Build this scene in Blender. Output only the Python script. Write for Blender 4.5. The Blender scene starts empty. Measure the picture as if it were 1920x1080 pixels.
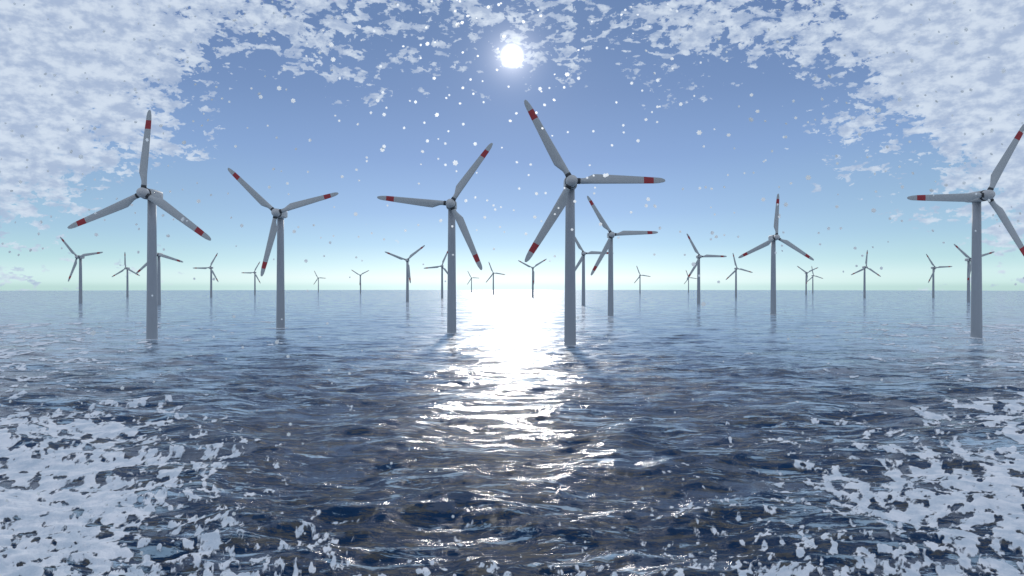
import bpy, math, random
import numpy as np
from mathutils import Vector, Matrix

random.seed(7)
RNG = np.random.RandomState(11)
scene = bpy.context.scene
COL = scene.collection
D2R = math.radians

# ------------------------------------------------------------------ camera
F = 1371.0                    # focal length in px of the 1920 wide photograph
EYE_Y = 537.0                 # eye level row
CAM_H = 29.7
HUB_H = 81.0
RE = 2.6e6                    # curvature of the sea
cam_d = bpy.data.cameras.new('camera')
cam = bpy.data.objects.new('camera', cam_d)
COL.objects.link(cam)
cam.location = (0, 0, CAM_H)
cam.rotation_euler = (math.pi / 2 - (540 - EYE_Y) / F, 0, 0)
cam_d.sensor_width = 36
cam_d.lens = F / 1920 * 36
cam_d.clip_start = 0.1
cam_d.clip_end = 60000
scene.camera = cam

# ------------------------------------------------------------------ helpers
def new_mat(name):
    m = bpy.data.materials.new(name)
    m.use_nodes = True
    nt = m.node_tree
    nt.nodes.clear()
    return m, nt

def N(nt, typ, **kw):
    n = nt.nodes.new(typ)
    for k, v in kw.items():
        setattr(n, k, v)
    return n

def math_n(nt, op, a, b=None, c=None, clamp=False):
    n = nt.nodes.new('ShaderNodeMath')
    n.operation = op
    n.use_clamp = clamp
    for i, v in enumerate((a, b, c)):
        if v is None:
            continue
        if isinstance(v, (int, float)):
            n.inputs[i].default_value = v
        else:
            nt.links.new(v, n.inputs[i])
    return n.outputs[0]

def smooth_n(nt, v, lo, hi, tlo=0.0, thi=1.0):
    n = nt.nodes.new('ShaderNodeMapRange')
    n.interpolation_type = 'SMOOTHSTEP'
    nt.links.new(v, n.inputs['Value'])
    n.inputs['From Min'].default_value = lo
    n.inputs['From Max'].default_value = hi
    n.inputs['To Min'].default_value = tlo
    n.inputs['To Max'].default_value = thi
    return n.outputs['Result']

def mix_rgb(nt, fac, a, b, blend='MIX'):
    n = nt.nodes.new('ShaderNodeMix')
    n.data_type = 'RGBA'
    n.blend_type = blend
    n.clamp_factor = True
    for s, v in ((n.inputs[0], fac), (n.inputs[6], a), (n.inputs[7], b)):
        if isinstance(v, (int, float)):
            s.default_value = v
        elif isinstance(v, tuple):
            s.default_value = (*v, 1) if len(v) == 3 else v
        else:
            nt.links.new(v, s)
    return n.outputs[2]

def noise(nt, vec, scale, detail=2.0, rough=0.5, dist=0.0):
    n = nt.nodes.new('ShaderNodeTexNoise')
    n.inputs['Scale'].default_value = scale
    n.inputs['Detail'].default_value = detail
    n.inputs['Roughness'].default_value = rough
    n.inputs['Distortion'].default_value = dist
    if vec is not None:
        nt.links.new(vec, n.inputs['Vector'])
    return n.outputs['Fac']

def srgb(r, g, b):
    def f(c):
        c /= 255.0
        return c / 12.92 if c <= 0.04045 else ((c + 0.055) / 1.055) ** 2.4
    return (f(r), f(g), f(b))

def tag(o, label=None, cat=None, group=None, kind=None):
    if label: o['label'] = label
    if cat: o['category'] = cat
    if group: o['group'] = group
    if kind: o['kind'] = kind
    return o

def link_mesh(name, me, parent=None):
    o = bpy.data.objects.new(name, me)
    COL.objects.link(o)
    if parent is not None:
        o.parent = parent
    return o

def np_mesh(name, verts, quads=None, tris=None, smooth=True):
    """fast mesh from numpy arrays"""
    me = bpy.data.meshes.new(name)
    nq = 0 if quads is None else len(quads)
    ntr = 0 if tris is None else len(tris)
    me.vertices.add(len(verts))
    me.vertices.foreach_set('co', np.asarray(verts, dtype=np.float32).ravel())
    loops = []
    if nq: loops.append(np.asarray(quads, dtype=np.int32).ravel())
    if ntr: loops.append(np.asarray(tris, dtype=np.int32).ravel())
    loops = np.concatenate(loops)
    me.loops.add(len(loops))
    me.loops.foreach_set('vertex_index', loops)
    me.polygons.add(nq + ntr)
    starts = np.concatenate([np.arange(nq) * 4, nq * 4 + np.arange(ntr) * 3]).astype(np.int32)
    me.polygons.foreach_set('loop_start', starts)
    me.polygons.foreach_set('use_smooth', np.full(nq + ntr, smooth, dtype=bool))
    me.update(calc_edges=True)
    me.validate()
    return me

# ------------------------------------------------------------------ sun + sky
SKY_X = 2.7          # sky brightness over display white; the exposure takes it back
SUN_EL = math.atan((EYE_Y - 105) / F)
sun_d = bpy.data.lights.new('sun', 'SUN')
sun_d.energy = 2.0
sun_d.angle = D2R(3.5)      # a veil of falling snow softens the disc
sun_d.color = (1.0, 0.95, 0.88)
sun = bpy.data.objects.new('sun', sun_d)
COL.objects.link(sun)
sun_dir = Vector((0, math.cos(SUN_EL), math.sin(SUN_EL)))
sun.rotation_euler = sun_dir.to_track_quat('Z', 'Y').to_euler()

world = bpy.data.worlds.new('World')
scene.world = world
world.use_nodes = True
wt = world.node_tree
wt.nodes.clear()
out = N(wt, 'ShaderNodeOutputWorld')
bg = N(wt, 'ShaderNodeBackground')
bg.inputs['Strength'].default_value = 0.1
wt.links.new(bg.outputs[0], out.inputs[0])
sky = N(wt, 'ShaderNodeTexSky')
sky.sky_type = 'NISHITA'
sky.sun_disc = False
sky.sun_elevation = SUN_EL
sky.sun_rotation = 0.0
tc = N(wt, 'ShaderNodeTexCoord')
nrm = N(wt, 'ShaderNodeVectorMath', operation='NORMALIZE')
wt.links.new(tc.outputs['Generated'], nrm.inputs[0])
sep = N(wt, 'ShaderNodeSeparateXYZ')
wt.links.new(nrm.outputs[0], sep.inputs[0])
dx, dy, dz = sep.outputs
el = math_n(wt, 'MULTIPLY', math_n(wt, 'ARCSINE', dz), 180 / math.pi)          # degrees
az = math_n(wt, 'MULTIPLY', math_n(wt, 'ARCTAN2', dx, dy), 180 / math.pi)
aaz = math_n(wt, 'ABSOLUTE', az)

def ramp(nt, fac, stops):
    r = nt.nodes.new('ShaderNodeValToRGB')
    r.color_ramp.interpolation = 'LINEAR'
    els = r.color_ramp.elements
    while len(els) < len(stops):
        els.new(0.5)
    for e, (p, c) in zip(els, stops):
        e.position = p
        e.color = (*c, 1)
    nt.links.new(fac, r.inputs[0])
    return r.outputs[0]

# elevation in degrees for a photo row
def row_el(y):
    return math.degrees(math.atan((EYE_Y - y) / F))
elf = smooth = math_n(wt, 'DIVIDE', el, 90.0, clamp=True)
def P(e): return max(0.0, min(1.0, e / 90.0))
mid = ramp(wt, elf, [
    (0.0, srgb(208, 240, 240)), (P(row_el(536)), srgb(222, 250, 250)), (P(row_el(522)), srgb(238, 254, 255)),
    (P(row_el(500)), srgb(217, 247, 255)), (P(row_el(460)), srgb(186, 222, 249)),
    (P(row_el(400)), srgb(162, 196, 238)),
    (P(row_el(300)), srgb(139, 170, 218)), (P(row_el(180)), srgb(121, 150, 197)),
    (P(row_el(60)), srgb(108, 137, 183)), (P(30), srgb(92, 122, 168)), (P(55), srgb(66, 94, 142)),
    (1.0, srgb(50, 74, 122))])
side = ramp(wt, elf, [
    (0.0, srgb(188, 220, 216)), (P(row_el(535)), srgb(204, 234, 230)), (P(row_el(515)), srgb(212, 240, 240)),
    (P(row_el(490)), srgb(188, 224, 230)), (P(row_el(440)), srgb(166, 202, 226)),
    (P(row_el(370)), srgb(150, 184, 216)),
    (P(row_el(280)), srgb(134, 166, 210)), (P(row_el(180)), srgb(118, 147, 192)),
    (P(row_el(60)), srgb(104, 131, 178)), (P(30), srgb(88, 116, 160)), (P(55), srgb(62, 90, 136)),
    (1.0, srgb(50, 74, 122))])
sidef = smooth_n(wt, aaz, 5.0, 36.0)
grad = mix_rgb(wt, sidef, mid, side)
# the sky away from the sun is dimmer
back = smooth_n(wt, aaz, 60.0, 150.0)
grad = mix_rgb(wt, back, grad, mix_rgb(wt, 1.0, grad, (0.74, 0.78, 0.84), 'MULTIPLY'))
sc = N(wt, 'ShaderNodeVectorMath', operation='SCALE')
wt.links.new(grad, sc.inputs[0]); sc.inputs['Scale'].default_value = 10.0
base = mix_rgb(wt, 0.004, sc.outputs[0], sky.outputs[0])

# clouds: broken white layer standing in for frost, thick towards both sides and overhead
vm = N(wt, 'ShaderNodeCombineXYZ')
wt.links.new(math_n(wt, 'MULTIPLY', az, 1 / 57.3), vm.inputs[0])
wt.links.new(math_n(wt, 'MULTIPLY', el, 1.75 / 57.3), vm.inputs[1])
n_big = noise(wt, vm.outputs[0], 5.5, 3.0, 0.5)
n_mid = noise(wt, vm.outputs[0], 30.0, 6.0, 0.60, 0.5)
n_fine = noise(wt, vm.outputs[0], 85.0, 4.0, 0.6, 0.3)
nn = math_n(wt, 'ADD', math_n(wt, 'MULTIPLY', n_mid, 0.62), math_n(wt, 'MULTIPLY', n_fine, 0.38))
# coverage from elevation and azimuth
cov_top = smooth_n(wt, el, 9.5, 20.5)
cov_side = smooth_n(wt, aaz, 17.0, 33.0)
low = smooth_n(wt, el, 2.0, 12.0, 0.3, 1.0)
cs = math_n(wt, 'MULTIPLY', cov_side, low)
cov = math_n(wt, 'ADD', math_n(wt, 'MULTIPLY', cov_top, 0.70), math_n(wt, 'MULTIPLY', cs, 1.05))
cov = math_n(wt, 'ADD', cov, math_n(wt, 'MULTIPLY', math_n(wt, 'SUBTRACT', n_big, 0.5), 1.35))
fade = smooth_n(wt, el, 24.0, 42.0, 1.0, 0.85)  # unseen high cloud kept dense to brighten the ice below
cov = math_n(wt, 'MULTIPLY', cov, fade)
cov = math_n(wt, 'ADD', cov, smooth_n(wt, aaz, 28.5, 38.0, 0.0, 0.42))
thr = math_n(wt, 'SUBTRACT', 0.70, math_n(wt, 'MULTIPLY', cov, 0.31))
calpha = smooth_n(wt, math_n(wt, 'SUBTRACT', nn, thr), -0.004, 0.022)
thin = smooth_n(wt, math_n(wt, 'SUBTRACT', nn, thr), 0.0, 0.10, 0.6, 0.92)
calpha = math_n(wt, 'MULTIPLY', calpha, thin)
ctone = noise(wt, vm.outputs[0], 40.0, 5.0, 0.6)
ccol = mix_rgb(wt, smooth_n(wt, ctone, 0.36, 0.64), srgb(172, 189, 216), srgb(214, 226, 241))
cs10 = N(wt, 'ShaderNodeVectorMath', operation='SCALE')
wt.links.new(ccol, cs10.inputs[0]); cs10.inputs['Scale'].default_value = 10.0
skyc = mix_rgb(wt, calpha, base, cs10.outputs[0])

# sun disc and its glow
sd = N(wt, 'ShaderNodeVectorMath', operation='DOT_PRODUCT')
wt.links.new(nrm.outputs[0], sd.inputs[0])
sd.inputs[1].default_value = sun_dir
ang = math_n(wt, 'MULTIPLY', math_n(wt, 'ARCCOSINE', math_n(wt, 'MINIMUM', sd.outputs['Value'], 0.9999999)), 180 / math.pi)
disc = math_n(wt, 'MULTIPLY', smooth_n(wt, ang, 0.45, 1.0, 1.0, 0.0), 14.0)
g1 = math_n(wt, 'MULTIPLY', math_n(wt, 'EXPONENT', math_n(wt, 'MULTIPLY', ang, -1.35)), 14.0)
g2 = math_n(wt, 'MULTIPLY', math_n(wt, 'EXPONENT', math_n(wt, 'MULTIPLY', ang, -0.30)), 0.8)
g3 = math_n(wt, 'MULTIPLY', math_n(wt, 'EXPONENT', math_n(wt, 'MULTIPLY', math_n(wt, 'ABSOLUTE', el), -0.45)),
            math_n(wt, 'EXPONENT', math_n(wt, 'MULTIPLY', math_n(wt, 'POWER', math_n(wt, 'DIVIDE', aaz, 13.0), 2.0), -1.0)))
gl = math_n(wt, 'ADD', math_n(wt, 'ADD', math_n(wt, 'ADD', g1, g2), disc), math_n(wt, 'MULTIPLY', g3, 2.2))
gc = N(wt, 'ShaderNodeVectorMath', operation='SCALE')
gc.inputs[0].default_value = (1.0, 0.98, 0.98)
wt.links.new(gl, gc.inputs['Scale'])
addn = N(wt, 'ShaderNodeVectorMath', operation='ADD')
wt.links.new(skyc, addn.inputs[0]); wt.links.new(gc.outputs[0], addn.inputs[1])
fin = N(wt, 'ShaderNodeVectorMath', operation='SCALE')
wt.links.new(addn.outputs[0], fin.inputs[0]); fin.inputs['Scale'].default_value = SKY_X
wt.links.new(fin.outputs[0], bg.inputs['Color'])

# ------------------------------------------------------------------ waves
NW = 130
lam = np.exp(np.linspace(math.log(1.6), math.log(60.0), NW)) * RNG.uniform(0.95, 1.05, NW)
wdir = np.radians(90 + RNG.normal(0, 38, NW) + 12)       # mostly along the view
kx, ky = np.cos(wdir) * 2 * np.pi / lam, np.sin(wdir) * 2 * np.pi / lam
slope = 0.032 * (lam / 12.0) ** -0.25
slope = np.where(lam > 35, slope * 0.75, slope)
amp = slope * lam / (2 * np.pi)
pha = RNG.uniform(0, 2 * np.pi, NW)

def vnoise(x, y, seed):
    r_ = np.random.RandomState(seed)
    T = r_.rand(256, 256)
    xi = np.floor(x).astype(int); yi = np.floor(y).astype(int)
    fx = x - xi; fy = y - yi
    fx = fx * fx * (3 - 2 * fx); fy = fy * fy * (3 - 2 * fy)
    g = lambda a, b_: T[a % 256, b_ % 256]
    return (g(xi, yi) * (1 - fx) + g(xi + 1, yi) * fx) * (1 - fy) + (g(xi, yi + 1) * (1 - fx) + g(xi + 1, yi + 1) * fx) * fy

def fbm(x, y, seed, octs=5, gain=0.55):
    t = 0; a = 1; s = 0
    for o in range(octs):
        c, s_ = math.cos(0.6 * o), math.sin(0.6 * o)
        t = t + a * vnoise((c * x - s_ * y) * 2 ** o + 37.1 * o, (s_ * x + c * y) * 2 ** o + 11.7 * o, seed + o)
        s += a; a *= gain
    return t / s

def ridge(X, Y, seed, octs):
    """sharp crested chop"""
    t = 0; a = 1.0; tot = 0
    for o in range(octs):
        c, s_ = math.cos(0.9 * o + 0.2), math.sin(0.9 * o + 0.2)
        n = vnoise((c * X - s_ * Y) * 2.1 ** o + 13.7 * o, (s_ * X + c * Y) * 2.1 ** o + 5.1 * o, seed + o)
        n = 1 - np.abs(2 * n - 1)
        t = t + a * n; tot += a; a *= 0.52
    return t / tot - 0.5

def displace(X, Y):
    """Gerstner sum; waves finer than the sampling at that distance fade out"""
    r = np.hypot(X, Y)
    sp = np.maximum(r * 0.006, 0.35)
    far = 1.0 / (1.0 + (r / 300.0) ** 1.7)          # open water lies calmer further out
    dX = np.zeros_like(X); dY = np.zeros_like(X); Z = np.zeros_like(X)
    # groups: slow modulation makes calm and rough areas
    mod = 0.78 + 0.35 * np.sin(X * 0.031 + 1.3 + 1.2 * np.sin(Y * 0.017)) * np.sin(Y * 0.023 + 0.6)
    for i in range(NW):
        w = np.clip((lam[i] / sp - 2.0) / 2.5, 0, 1)
        if not w.any():
            continue
        w = w * w * (3 - 2 * w) * far * (mod if lam[i] < 25 else 1.0)
        ph = kx[i] * X + ky[i] * Y + pha[i]
        c, s = np.cos(ph), np.sin(ph)
        Z += w * amp[i] * c
        k = math.hypot(kx[i], ky[i])
        dX -= w * amp[i] * s * kx[i] / k * 1.1
        dY -= w * amp[i] * s * ky[i] / k * 1.1
    wx = X + 3.0 * np.sin(Y * 0.11); wy = Y + 2.0 * np.sin(X * 0.09)
    near = np.clip((700 - r) / 400.0, 0, 1)
    Z += far * (2.3 * ridge(wx / 38.0, wy / 19.0, 300, 3) + near * (1.0 * ridge(wx / 9.0, wy / 5.0, 320, 5)))
    return X + dX, Y + dY, Z - r * r / (2 * RE)

# sea sheet, one piece, to beyond the horizon, all the way round
rr = np.concatenate([np.array([0.01, 10, 20, 30, 40, 48]), 52 * np.exp(np.arange(0, math.log(26000 / 52), 0.0058))])
a_f = np.arange(-38.5, 38.51, 0.075)
a_b = np.concatenate([np.arange(40, 180, 2.0), np.arange(180, 320, 2.0)])
aa = np.radians(90 - np.concatenate([a_f, a_b]))
na, nr = len(aa), len(rr)
Rg, Ag = np.meshgrid(rr, aa, indexing='ij')
X, Y, Z = displace(Rg * np.cos(Ag), Rg * np.sin(Ag))
verts = np.stack([X, Y, Z], -1).reshape(-1, 3)
i = np.arange(nr - 1)[:, None] * na
j = np.arange(na)[None, :]
j2 = (j + 1) % na
quads = np.stack([i + j, i + j2, i + na + j2, i + na + j], -1).reshape(-1, 4)
sea_me = np_mesh('water', verts, quads)
water = link_mesh('water', sea_me)
tag(water, 'dark blue choppy sea reaching to the pale horizon', 'sea', kind='structure')

m, nt = new_mat('sea_water')
o_ = N(nt, 'ShaderNodeOutputMaterial')
b = N(nt, 'ShaderNodeBsdfPrincipled')
nt.links.new(b.outputs[0], o_.inputs[0])
geo = N(nt, 'ShaderNodeNewGeometry')
pos = geo.outputs['Position']
dist = N(nt, 'ShaderNodeVectorMath', operation='LENGTH')
nt.links.new(pos, dist.inputs[0])
dlen = dist.outputs['Value']
mp = N(nt, 'ShaderNodeMapping')
mp.inputs['Scale'].default_value = (0.55, 1.0, 1.0)
mp.inputs['Rotation'].default_value = (0, 0, D2R(8))
nt.links.new(pos, mp.inputs[0])
v = mp.outputs[0]
h1 = noise(nt, v, 1.3, 9.0, 0.80, 0.4)
h2 = noise(nt, v, 0.16, 5.0, 0.55, 0.4)
hh = math_n(nt, 'ADD', math_n(nt, 'MULTIPLY', h1, 0.75), math_n(nt, 'MULTIPLY', h2, 2.4))
# slicks: calm glassy streaks between wind ruffled water
mp2 = N(nt, 'ShaderNodeMapping')
mp2.inputs['Scale'].default_value = (0.30, 1.0, 1.0)
mp2.inputs['Rotation'].default_value = (0, 0, D2R(-7))
nt.links.new(pos, mp2.inputs[0])
st1 = noise(nt, mp2.outputs[0], 0.12, 13.0, 0.78, 0.5)
slick = smooth_n(nt, math_n(nt, 'SUBTRACT', st1, smooth_n(nt, dlen, 80, 520, 0.535, 0.425)), -0.006, 0.006)
bump = N(nt, 'ShaderNodeBump')
bump.inputs['Distance'].default_value = 1.0
nt.links.new(hh, bump.inputs['Height'])
calm = math_n(nt, 'DIVIDE', 1.0, math_n(nt, 'ADD', 1.0, math_n(nt, 'POWER', math_n(nt, 'DIVIDE', dlen, 260.0), 1.6)))
nt.links.new(math_n(nt, 'MULTIPLY', calm, math_n(nt, 'SUBTRACT', 1.0, math_n(nt, 'MULTIPLY', slick, 0.75))), bump.inputs['Strength'])
nt.links.new(bump.outputs[0], b.inputs['Normal'])
pat = noise(nt, v, 0.16, 14.0, 0.86, 0.6)
patch = smooth_n(nt, pat, 0.492, 0.508)
ruf = math_n(nt, 'ADD', math_n(nt, 'MULTIPLY', patch, 0.26), smooth_n(nt, dlen, 90, 700, 0.26, 0.26))
ruf = math_n(nt, 'MULTIPLY', ruf, math_n(nt, 'SUBTRACT', 1.0, math_n(nt, 'MULTIPLY', slick, 0.72)))
nt.links.new(ruf, b.inputs['Roughness'])
# ragged grey flecks painted into the colour to imitate dull sun glitter
glitter_grey = noise(nt, mp2.outputs[0], 0.7, 12.0, 0.86, 0.4)
glitter_grey = math_n(nt, 'MULTIPLY', smooth_n(nt, glitter_grey, 0.515, 0.53), math_n(nt, 'SUBTRACT', 1.0, slick))
wcol = mix_rgb(nt, glitter_grey, mix_rgb(nt, slick, (0.012, 0.050, 0.125), (0.008, 0.030, 0.075)), (0.125, 0.122, 0.115))
# pale streaks painted into the colour to imitate sky reflected off the waves
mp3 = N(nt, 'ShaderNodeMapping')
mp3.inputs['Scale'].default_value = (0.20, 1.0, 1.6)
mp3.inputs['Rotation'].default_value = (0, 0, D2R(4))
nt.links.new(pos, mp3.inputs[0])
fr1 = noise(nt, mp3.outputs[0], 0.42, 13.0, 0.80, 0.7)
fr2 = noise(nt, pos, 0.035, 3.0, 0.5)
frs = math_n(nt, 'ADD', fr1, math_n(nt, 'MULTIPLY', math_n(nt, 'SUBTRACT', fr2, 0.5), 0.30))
sky_sheen = smooth_n(nt, math_n(nt, 'SUBTRACT', frs, smooth_n(nt, dlen, 90, 480, 0.56, 0.485)), 0.0, 0.022)
sky_sheen = math_n(nt, 'MULTIPLY', sky_sheen, 0.85)
wcol = mix_rgb(nt, sky_sheen, wcol, (0.50, 0.67, 0.80))
r_mix = N(nt, 'ShaderNodeMix')
nt.links.new(sky_sheen, r_mix.inputs[0]); nt.links.new(ruf, r_mix.inputs[2]); r_mix.inputs[3].default_value = 0.36
nt.links.new(r_mix.outputs[0], b.inputs['Roughness'])
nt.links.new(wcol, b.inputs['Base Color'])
nt.links.new(math_n(nt, 'ADD', 1.125, math_n(nt, 'MULTIPLY', slick, 0.62)), b.inputs['IOR'])
sea_me.materials.append(m)

# ------------------------------------------------------------------ ice on the near water, standing in for frost
def ice_cover(X, Y):
    """0..1 how closely the ice is packed: dense in both near corners, open ahead"""
    edge = np.interp(Y, [55, 75, 90, 104, 130, 155, 200, 250, 330, 420, 520],
                        [-16, 27, 34, 42, 58, 82, 132, 178, 215, 262, 320])
    w = np.interp(Y, [55, 104, 200, 420], [16, 20, 52, 120])
    wob = (fbm(X / 22.0 + 9, Y / 36.0 + 4, 500, 3) - 0.5) * w * 1.9
    c = (np.abs(X) - edge + wob) / w
    c = np.clip(c * 0.5 + 0.5, 0, 1)
    near = np.clip((92 - Y) / 24.0, 0, 1) * 0.42
    return np.clip(np.maximum(c, near), 0, 1)

ir = 52 * np.exp(np.arange(0, math.log(700 / 52), 0.0046))
ia = np.radians(90 - np.arange(-44, 44.01, 0.08))
Rg, Ag = np.meshgrid(ir, ia, indexing='ij')
X0, Y0 = Rg * np.cos(Ag), Rg * np.sin(Ag)
ua, vl = (math.pi / 2 - Ag) * 84.0, np.log(Rg) * 30.0        # pieces are small close in and larger further out
nz = 0.75 * fbm(ua / 0.9, vl / 0.7, 900, 6, 0.64) + 0.25 * fbm(X0 / 7 + 50, Y0 / 17.0, 930, 4, 0.6)
nz = 0.5 + (nz - 0.5) * 1.35
cv = ice_cover(X0, Y0)
Fd = nz - (0.74 - 0.375 * cv)
Fd = np.where(cv < 0.02, -1, Fd)
Fd[0, :] = Fd[-1, :] = -1; Fd[:, 0] = Fd[:, -1] = -1
XD, YD, ZD = displace(X0, Y0)
RELIEF = 0.10 + 0.5 * np.clip(Fd, 0, 0.5) + 0.10 * (fbm(X0 / 1.1, Y0 / 1.1, 970, 3) - 0.5)
nR, nA = Fd.shape
PT = np.stack([XD, YD, ZD + RELIEF], -1)
vlist = []; tlist = []; tri = []; vid = {}
def corner(a, b_):
    key = (a, b_)
    if key not in vid:
        vid[key] = len(vlist); vlist.append(PT[a, b_]); tlist.append(Fd[a, b_])
    return vid[key]
def cut(a, b_, c, d):
    key = (a, b_, c, d) if (a, b_) < (c, d) else (c, d, a, b_)
    if key not in vid:
        f0, f1 = Fd[a, b_], Fd[c, d]
        f0c, f1c = max(f0, -0.2), max(f1, -0.2)
        t = f0c / (f0c - f1c)
        p = PT[a, b_] * (1 - t) + PT[c, d] * t
        vid[key] = len(vlist); vlist.append(p); tlist.append(0.0)
    return vid[key]
ins = Fd > 0
anyc = ins[:-1, :-1] | ins[1:, :-1] | ins[:-1, 1:] | ins[1:, 1:]
skirt = []
for a, b_ in zip(*np.nonzero(anyc)):
    a = int(a); b_ = int(b_)
    cs_ = [(a, b_), (a, b_ + 1), (a + 1, b_ + 1), (a + 1, b_)]
    poly = []; cuts = []
    for q in range(4):
        p, n_ = cs_[q], cs_[(q + 1) % 4]
        if ins[p]:
            poly.append(corner(*p))
        if ins[p] != ins[n_]:
            k_ = cut(*p, *n_); poly.append(k_); cuts.append((k_, ins[p]))
    for q in range(1, len(poly) - 1):
        tri.append((poly[0], poly[q + 1], poly[q]))
    if len(cuts) == 2:
        skirt.append((cuts[0][0], cuts[1][0]) if cuts[0][1] else (cuts[1][0], cuts[0][0]))
nv = len(vlist)
va = np.array(vlist)
thick = np.array(tlist, dtype=np.float32); thick = np.concatenate([thick, thick])
low_ = va.copy(); low_[:, 2] -= 0.30
va = np.concatenate([va, low_])
sk = np.array([(p, q, q + nv, p + nv) for p, q in skirt], dtype=np.int32)
ice_me = np_mesh('frost_stand_in', va, sk, np.array(tri, dtype=np.int32))
at_ = ice_me.attributes.new('thickness', 'FLOAT', 'POINT')
at_.data.foreach_set('value', thick)
ice = link_mesh('frost_stand_in', ice_me)
tag(ice, 'broken white ice standing in for frost, lying on the dark water in the near corners', 'ice', kind='stuff')
m, nt = new_mat('frost_stand_in_ice')
o_ = N(nt, 'ShaderNodeOutputMaterial'); b = N(nt, 'ShaderNodeBsdfPrincipled')
nt.links.new(b.outputs[0], o_.inputs[0])
geo = N(nt, 'ShaderNodeNewGeometry')
n1 = noise(nt, geo.outputs['Position'], 0.35, 6.0, 0.6)
nt.links.new(mix_rgb(nt, smooth_n(nt, n1, 0.35, 0.65), (0.62, 0.69, 0.76), (0.93, 0.93, 0.95)), b.inputs['Base Color'])
b.inputs['Roughness'].default_value = 0.7
bp = N(nt, 'ShaderNodeBump'); bp.inputs['Strength'].default_value = 0.7; bp.inputs['Distance'].default_value = 0.4
nt.links.new(noise(nt, geo.outputs['Position'], 1.6, 6.0, 0.65), bp.inputs['Height'])
nt.links.new(bp.outputs[0], b.inputs['Normal'])
att = N(nt, 'ShaderNodeAttribute'); att.attribute_name = 'thickness'
lace = noise(nt, geo.outputs['Position'], 2.2, 5.0, 0.65)
al = smooth_n(nt, math_n(nt, 'ADD', att.outputs['Fac'], math_n(nt, 'MULTIPLY', math_n(nt, 'SUBTRACT', lace, 0.5), 0.10)), -0.004, 0.075, 0.10, 0.97)
tr = N(nt, 'ShaderNodeBsdfTransparent'); ms = N(nt, 'ShaderNodeMixShader')
nt.links.new(al, ms.inputs[0]); nt.links.new(tr.outputs[0], ms.inputs[1]); nt.links.new(b.outputs[0], ms.inputs[2])
nt.links.new(ms.outputs[0], o_.inputs[0])
ice_me.materials.append(m)

# ------------------------------------------------------------------ turbine materials
def paint(name, col, rough=0.45, var=0.10, streak=True):
    m, nt = new_mat(name)
    o_ = N(nt, 'ShaderNodeOutputMaterial'); b = N(nt, 'ShaderNodeBsdfPrincipled')
    nt.links.new(b.outputs[0], o_.inputs[0])
    t = N(nt, 'ShaderNodeTexCoord')
    mp = N(nt, 'ShaderNodeMapping'); mp.inputs['Scale'].default_value = (1, 1, 0.12)
    nt.links.new(t.outputs['Object'], mp.inputs[0])
    n1 = noise(nt, mp.outputs[0] if streak else t.outputs['Object'], 0.9, 5.0, 0.6)
    dark = tuple(c * (1 - 2 * var) for c in col)
    nt.links.new(mix_rgb(nt, smooth_n(nt, n1, 0.3, 0.7), dark, col), b.inputs['Base Color'])
    nt.links.new(smooth_n(nt, n1, 0.3, 0.7, rough + 0.1, rough), b.inputs['Roughness'])
    return m
M_TOWER = paint('tower_paint', (0.36, 0.38, 0.41), 0.42, 0.02)
M_BLADE = paint('blade_paint', (0.48, 0.49, 0.49), 0.45, 0.015, False)
M_RED = paint('red_band_paint', (0.42, 0.04, 0.048), 0.5, 0.06, False)
M_HUB = paint('nacelle_paint', (0.56, 0.55, 0.54), 0.4, 0.05, False)
M_DARK = paint('dark_bearing', (0.045, 0.048, 0.052), 0.5, 0.1, False)

RAD = 45.5        # rotor radius
D_HUB = 9.6       # rotor plane in front of the tower axis

def loft(name, rings, mats, face_mat=None, cap0=True, cap1=True):
    """rings: list of lists of points, equal length"""
    n = len(rings[0])
    vs = [p for r in rings for p in r]
    fs = []; mi = []
    for a in range(len(rings) - 1):
        for q in range(n):
            q2 = (q + 1) % n
            fs.append((a * n + q, a * n + q2, (a + 1) * n + q2, (a + 1) * n + q))
            mi.append(face_mat(a) if face_mat else 0)
    if cap0: fs.append(tuple(reversed(range(n)))); mi.append(0)
    if cap1: fs.append(tuple(range((len(rings) - 1) * n, len(rings) * n))); mi.append(0)
    me = bpy.data.meshes.new(name)
    me.from_pydata([tuple(v_) for v_ in vs], [], fs)
    for mm in mats: me.materials.append(mm)
    me.polygons.foreach_set('use_smooth', [len(f) == 4 for f in fs])
    me.polygons.foreach_set('material_index', mi)
    me.update()
    import bmesh
    bm = bmesh.new(); bm.from_mesh(me)
    bmesh.ops.recalc_face_normals(bm, faces=bm.faces)
    bm.to_mesh(me); bm.free()
    return me

# tower: conical, with flange seams between its sections, going down under water
tower_top = HUB_H - 2.9
rings = []
def tw(z): return 2.95 + (2.25 - 2.95) * max(0, z) / tower_top
zs = [-14, 0]
zs += [20, 40, 60]
zs.append(tower_top)
for z in zs:
    lip = 0.035 if False else 0
    rings.append([((tw(z) + lip) * math.cos(t), (tw(z) + lip) * math.sin(t), z) for t in np.linspace(0, 2 * math.pi, 49)[:-1]])
TOWER = loft('tower', rings, [M_TOWER])

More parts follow.
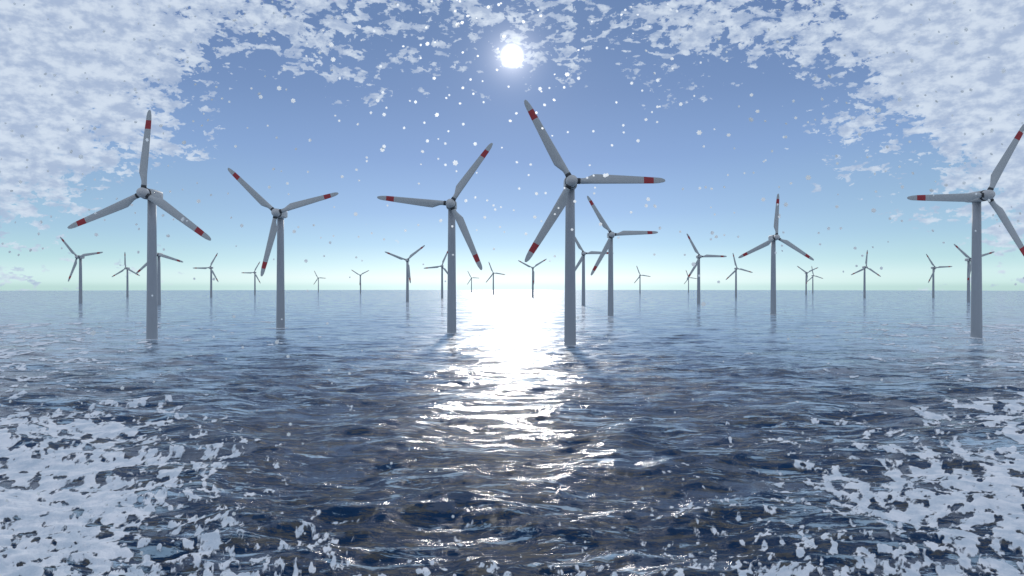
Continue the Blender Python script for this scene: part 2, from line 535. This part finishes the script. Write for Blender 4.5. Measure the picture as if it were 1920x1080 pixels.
# nacelle: rounded box along y
rings = []
def rbox(w, h, y, zc, p=5.0, n=40):
    o = []
    for t in np.linspace(0, 2 * math.pi, n + 1)[:-1]:
        c, s_ = math.cos(t), math.sin(t)
        o.append((w * math.copysign(abs(c) ** (2 / p), c), y, zc + h * math.copysign(abs(s_) ** (2 / p), s_)))
    return o
for y, w, h, zc in ((-6.6, 2.5, 2.45, 0), (-6.3, 2.85, 2.75, 0), (-5, 3.05, 2.9, 0), (0, 3.1, 2.95, 0.05),
                    (5, 2.95, 2.75, 0.15), (7.6, 2.7, 2.45, 0.3), (8.3, 2.35, 2.1, 0.35), (8.5, 1.8, 1.6, 0.35)):
    rings.append(rbox(w, h, y, zc))
NAC = loft('nacelle', rings, [M_HUB])

def lathe_y(prof, n=36):
    return [[(r_ * math.cos(t), y, r_ * math.sin(t)) for t in np.linspace(0, 2 * math.pi, n + 1)[:-1]] for y, r_ in prof]
# hub: spinner with a rounded nose towards the wind (-y)
HUBM = loft('hub', lathe_y([(-4.6, 0.05), (-4.5, 0.7), (-4.15, 1.45), (-3.5, 2.1), (-2.6, 2.55), (-1.5, 2.82), (0, 2.9), (1.3, 2.85), (1.9, 2.6)]), [M_HUB])
BEAR = loft('bearing_ring', lathe_y([(1.88, 2.3), (1.95, 3.05), (2.7, 3.1), (2.8, 2.2), (3.6, 2.1)]), [M_DARK])
CYL = [[(x_, 1.48 * math.cos(t), 1.48 * math.sin(t)) for t in np.linspace(0, 2 * math.pi, 29)[:-1]] for x_ in (2.3, 4.05)]
COLLAR = loft('collar', CYL, [M_DARK])

# blade: along +x, leading edge straight at -z, trailing edge on +z with the kink
def blade_mesh():
    W0 = 0.062 * RAD
    st = [0.089, 0.10, 0.12, 0.145, 0.17, 0.20, 0.225, 0.24, 0.26, 0.30, 0.38, 0.48, 0.58, 0.68, 0.77, 0.7701, 0.825,
          0.875, 0.8751, 0.905, 0.935, 0.96, 0.98, 0.992, 0.999]
    rings = []
    for s_ in st:
        ch = np.interp(s_, [0.0, 0.12, 0.145, 0.20, 0.24, 0.28, 0.40, 0.77, 0.875, 0.905, 0.935, 0.96, 0.98, 0.992, 0.999],
                       [0.062, 0.062, 0.066, 0.090, 0.106, 0.105, 0.098, 0.074, 0.066, 0.063, 0.058, 0.049, 0.037, 0.026, 0.008]) * RAD
        th = np.interp(s_, [0, 0.12, 0.24, 0.5, 0.8, 1], [1.0, 0.95, 0.42, 0.26, 0.17, 0.14])
        le = -W0 / 2 + np.interp(s_, [0, 0.875, 0.935, 0.98, 0.999], [0, 0.003, 0.007, 0.016, 0.026]) * RAD
        tw_ = math.radians(np.interp(s_, [0, 0.15, 0.3, 0.6, 1], [9, 9, 6, 2, 0]))
        sharp = np.interp(s_, [0, 0.13, 0.24, 1], [0, 0, 1, 1])
        ring = []
        for t in np.linspace(0, 2 * math.pi, 29)[:-1]:
            u = 0.5 - 0.5 * math.cos(t)          # 0 leading, 1 trailing
            y = 0.5 * math.sin(t)
            if sharp > 0:
                fo = math.sqrt(max(u, 0)) * (1 - u) ** 0.9 * 1.30
                y = (1 - sharp) * y + sharp * math.copysign(fo * 0.5, math.sin(t)) * (1.15 if math.sin(t) < 0 else 0.85)
            z = le + u * ch
            y = y * ch * th
            zc = le + 0.35 * ch
            z2 = zc + (z - zc) * math.cos(tw_) - y * math.sin(tw_)
            y2 = y * math.cos(tw_) + (z - zc) * math.sin(tw_)
            bend = -0.012 * RAD * s_ ** 2
            ring.append((s_ * RAD, y2 + bend, z2))
        rings.append(ring)
    red = [k for k in range(len(st) - 1) if 0.77 < st[k] and st[k + 1] <= 0.875]
    return loft('blade', rings, [M_BLADE, M_RED], lambda a: 1 if a in red else 0)
BLADE = blade_mesh()

def make_turbine():
    root = bpy.data.objects.new('wind_turbine', None)
    COL.objects.link(root)
    link_mesh('tower', TOWER, root)
    n_ = link_mesh('nacelle', NAC, root); n_.location = (0, 0, HUB_H)
    h_ = link_mesh('hub', HUBM, root); h_.location = (0, -D_HUB, HUB_H)
    r_ = link_mesh('bearing_ring', BEAR, h_)
    for k in range(3):
        bl = link_mesh('blade', BLADE, root)
        bl.location = (0, -D_HUB, HUB_H)
        bl['k'] = k
        link_mesh('collar', COLLAR, bl)
    return root

def copy_tree(o, parent=None):
    c = o.copy(); COL.objects.link(c); c.parent = parent
    for ch in list(o.children): copy_tree(ch, c)
    return c

G = 'wind turbines standing in the sea'
# tower column, hub row, angle of one blade, label
TURB = [
    (1069, 340, 0,   'tallest and nearest turbine, just right of the sun, one blade pointing straight right'),
    (285, 362, 85,   'large turbine at left, one blade straight up, a smaller tower just behind it'),
    (847, 382, 55,   'large turbine just left of the sun glitter, one blade nearly level to the left'),
    (526, 399, 137,  'large turbine, second large one from left, one blade hanging down beside its tower'),
    (1831, 366, 62,  'large turbine with blades cut off by the right edge of the picture'),
    (1145, 440, 2.5, 'mid sized turbine just right of the nearest one, fully clear of it, blade pointing right'),
    (1450, 445, 88,  'mid sized turbine right of centre standing alone with one blade straight up'),
    (1094, 475, 0,   'turbine just right of the nearest tower, its level blade reaching past the next tower'),
    (298, 477, 344,  'turbine mostly hidden behind the large left tower, blades sticking out on both sides'),
    (1310, 481, 0,   'medium turbine with level right blade, a tiny turbine showing behind its low blade'),
    (151, 482, 10,   'leftmost turbine of the farm, medium sized, one blade slightly raised to the right'),
    (764, 488, 39,   'small turbine left of the third large tower, one blade hanging along its tower'),
    (1816, 487, 19,  'small turbine peeking from behind the large tower at the right edge'),
    (829, 499, 67,   'small turbine whose right blades pass behind the third large tower from left'),
    (999, 502.5, 33, 'small Y shaped turbine on the bright water just left of the nearest turbine'),
    (396, 502, 61,   'larger of two small turbines between the two large left ones, blade level left'),
    (1621, 501, 86.5,'small turbine with a blade straight up, alone on open water in the right part'),
    (239, 503, 92,   'small turbine with a blade straight up, left of the large left tower'),
    (1750, 502, 4,   'small turbine just left of the large one at the right edge, blade pointing right'),
    (1380, 503.5, 345,'small turbine between the medium one and the mid sized one right of centre'),
    (478, 511, 61,   'tiny turbine at the left side of the second large left one, touching its hanging blade'),
    (1511.5, 511.5, 26,'tiny Y shaped turbine, left and nearer of two overlapping ones right of centre'),
    (925, 512, 352,  'larger of the two tiny turbines on the bright water below the sun'),
    (1200, 516, 352, 'tiny turbine on open water right of the mid sized one beside the nearest'),
    (676, 516, 28,   'tiny Y shaped turbine far off, midway between the second and third large ones'),
    (1524, 516.7, 342,'tiny turbine, right and farther of two overlapping ones right of centre'),
    (597, 521, 357,  'tiniest turbine at left, just right of the second large left one'),
    (884, 521, 358,  'smaller of the two tiny turbines on the bright water below the sun'),
    (1291, 520.5, 352,'tiniest turbine, tucked behind the lower left blade of the medium one right of centre'),
]
proto = make_turbine()
for idx, (tx, hy, th, lab) in enumerate(TURB):
    # distance from the hub's height above eye level
    Dd = F * (HUB_H - CAM_H) / (EYE_Y - hy)
    for _ in range(8):
        Dd = F * (HUB_H - CAM_H - Dd * Dd / (2 * RE)) / (EYE_Y - hy)
    # hub is seen D_HUB nearer
    Dd = Dd + D_HUB * 0.9 if idx < 10 else Dd
    o = proto if idx == 0 else copy_tree(proto)
    xw = (tx - 960) / F * Dd
    o.location = (xw, Dd, -(xw * xw + Dd * Dd) / (2 * RE))
    tag(o, lab, 'wind turbine', G)
    for ch in o.children:
        if ch.name.startswith('blade'):
            ch.rotation_euler = (0, -math.radians(th + 120 * ch['k']), 0)
for o in bpy.data.objects:
    if 'k' in o.keys(): del o['k']

# ------------------------------------------------------------------ foam where the towers meet the sea
fv = []; ff = []
rf = random.Random(3)
def foam_blob(cx, cy, s):
    xs = np.array([cx]); ys = np.array([cy])
    _, _, z = displace(xs, ys)
    z0 = float(z[0]) + 0.10
    n = rf.randint(6, 9); b0 = len(fv)
    a0 = rf.random() * 6.28
    pts = []
    for k in range(n):
        t = a0 + 6.283 * k / n; q = s * rf.uniform(0.55, 1.25)
        pts.append((cx + q * 1.5 * math.cos(t), cy + q * math.sin(t)))
    for (px_, py_) in pts: fv.append((px_, py_, z0 - 0.08))
    for (px_, py_) in pts: fv.append((cx + (px_ - cx) * 0.6, cy + (py_ - cy) * 0.6, z0 + 0.10 * s + 0.05))
    for k in range(n):
        k2 = (k + 1) % n
        ff.append((b0 + k, b0 + k2, b0 + n + k2, b0 + n + k))
    ff.append(tuple(b0 + n + k for k in range(n)))
bpy.context.view_layer.update()
turbs = [o for o in bpy.data.objects if o.parent is None and o.name.startswith('wind_turbine')]
for o in turbs:
    x_, y_ = o.location.x, o.location.y
    if y_ > 900: continue
    for k in range(150):
        t = rf.random() * 6.283; q = 2.6 + rf.expovariate(1 / 1.1)
        foam_blob(x_ + q * math.cos(t), y_ + q * math.sin(t), rf.uniform(0.12, 0.45))
    for k in range(150):
        q = rf.expovariate(1 / 5.0)
        foam_blob(x_ - 2.5 - q, y_ - 1 + rf.gauss(0, 2.2), rf.uniform(0.08, 0.34))
fm = bpy.data.meshes.new('sea_foam'); fm.from_pydata(fv, [], ff); fm.update()
foam = link_mesh('sea_foam', fm)
tag(foam, 'white sparkling foam washing round the feet of the nearer towers', 'foam', kind='stuff')
m, nt = new_mat('foam')
o_ = N(nt, 'ShaderNodeOutputMaterial'); b = N(nt, 'ShaderNodeBsdfPrincipled')
nt.links.new(b.outputs[0], o_.inputs[0])
g_ = N(nt, 'ShaderNodeNewGeometry')
nt.links.new(mix_rgb(nt, noise(nt, g_.outputs['Position'], 3.0, 3.0), (0.75, 0.8, 0.85), (0.95, 0.95, 0.95)), b.inputs['Base Color'])
b.inputs['Roughness'].default_value = 0.5
fm.materials.append(m)

# ------------------------------------------------------------------ falling snow: thin six armed flakes in the air
sv = []; sf = []
rs = random.Random(21)
def flake(c, rad):
    rot = Matrix.Rotation(rs.uniform(-0.45, 0.25), 3, 'X') @ Matrix.Rotation(rs.uniform(-0.4, 0.4), 3, 'Z') @ Matrix.Rotation(rs.uniform(0, 1), 3, 'Y')
    for plate in range(1):
        R2 = rot @ Matrix.Rotation(plate * 1.57, 3, 'Z')
        for side_ in (1,):
            b0 = len(sv)
            th_ = rad * 0.04
            sv.append(tuple(c + R2 @ Vector((0, th_ * 2, 0))))
            for k in range(24):
                t = k * math.pi / 12
                q = rad * (1.0 if k % 4 == 0 else (0.7 if k % 4 == 2 else 0.85))
                sv.append(tuple(c + R2 @ Vector((q * math.cos(t), th_ * 0.2, q * math.sin(t)))))
            for k in range(24):
                a_, b2 = b0 + 1 + k, b0 + 1 + (k + 1) % 24
                sf.append((b0, a_, b2) if side_ < 0 else (b0, b2, a_))
for k in range(3000):
    y_ = rs.uniform(3.6, 9.0)
    zz = rs.uniform(-2.6, 4.6)
    if zz < 0.25 and rs.random() < 0.85: continue
    c = Vector((rs.uniform(-8, 8), y_, CAM_H + zz))
    flake(c, rs.uniform(0.0115, 0.0165))
sm = bpy.data.meshes.new('falling_snow'); sm.from_pydata(sv, [], sf); sm.update()
snow = link_mesh('falling_snow', sm)
tag(snow, 'small white snowflakes drifting down in front of the turbines', 'snow', kind='stuff')
m, nt = new_mat('snowflake')
o_ = N(nt, 'ShaderNodeOutputMaterial')
df = N(nt, 'ShaderNodeBsdfDiffuse'); tl = N(nt, 'ShaderNodeBsdfTranslucent')
g_ = N(nt, 'ShaderNodeNewGeometry')
c_ = mix_rgb(nt, noise(nt, g_.outputs['Position'], 40.0, 2.0), (0.90, 0.97, 1.0), (0.94, 0.98, 1.0))
nt.links.new(c_, df.inputs[0]); nt.links.new(c_, tl.inputs[0])
mx = N(nt, 'ShaderNodeMixShader'); mx.inputs[0].default_value = 0.85
nt.links.new(df.outputs[0], mx.inputs[1]); nt.links.new(tl.outputs[0], mx.inputs[2])
# ice crystals send most of the light on, close to its first direction
rfr = N(nt, 'ShaderNodeBsdfRefraction'); rfr.inputs['Roughness'].default_value = 1.0; rfr.inputs['IOR'].default_value = 1.31
rfr.inputs['Color'].default_value = (0.95, 0.98, 1, 1)
m2 = N(nt, 'ShaderNodeMixShader'); m2.inputs[0].default_value = 0.28
nt.links.new(mx.outputs[0], m2.inputs[1]); nt.links.new(rfr.outputs[0], m2.inputs[2])
nt.links.new(m2.outputs[0], o_.inputs[0])
sm.materials.append(m)

# ------------------------------------------------------------------ render look
scene.view_settings.view_transform = 'Standard'
scene.view_settings.look = 'None'
scene.view_settings.exposure = -math.log2(SKY_X)
scene.view_settings.gamma = 1.0
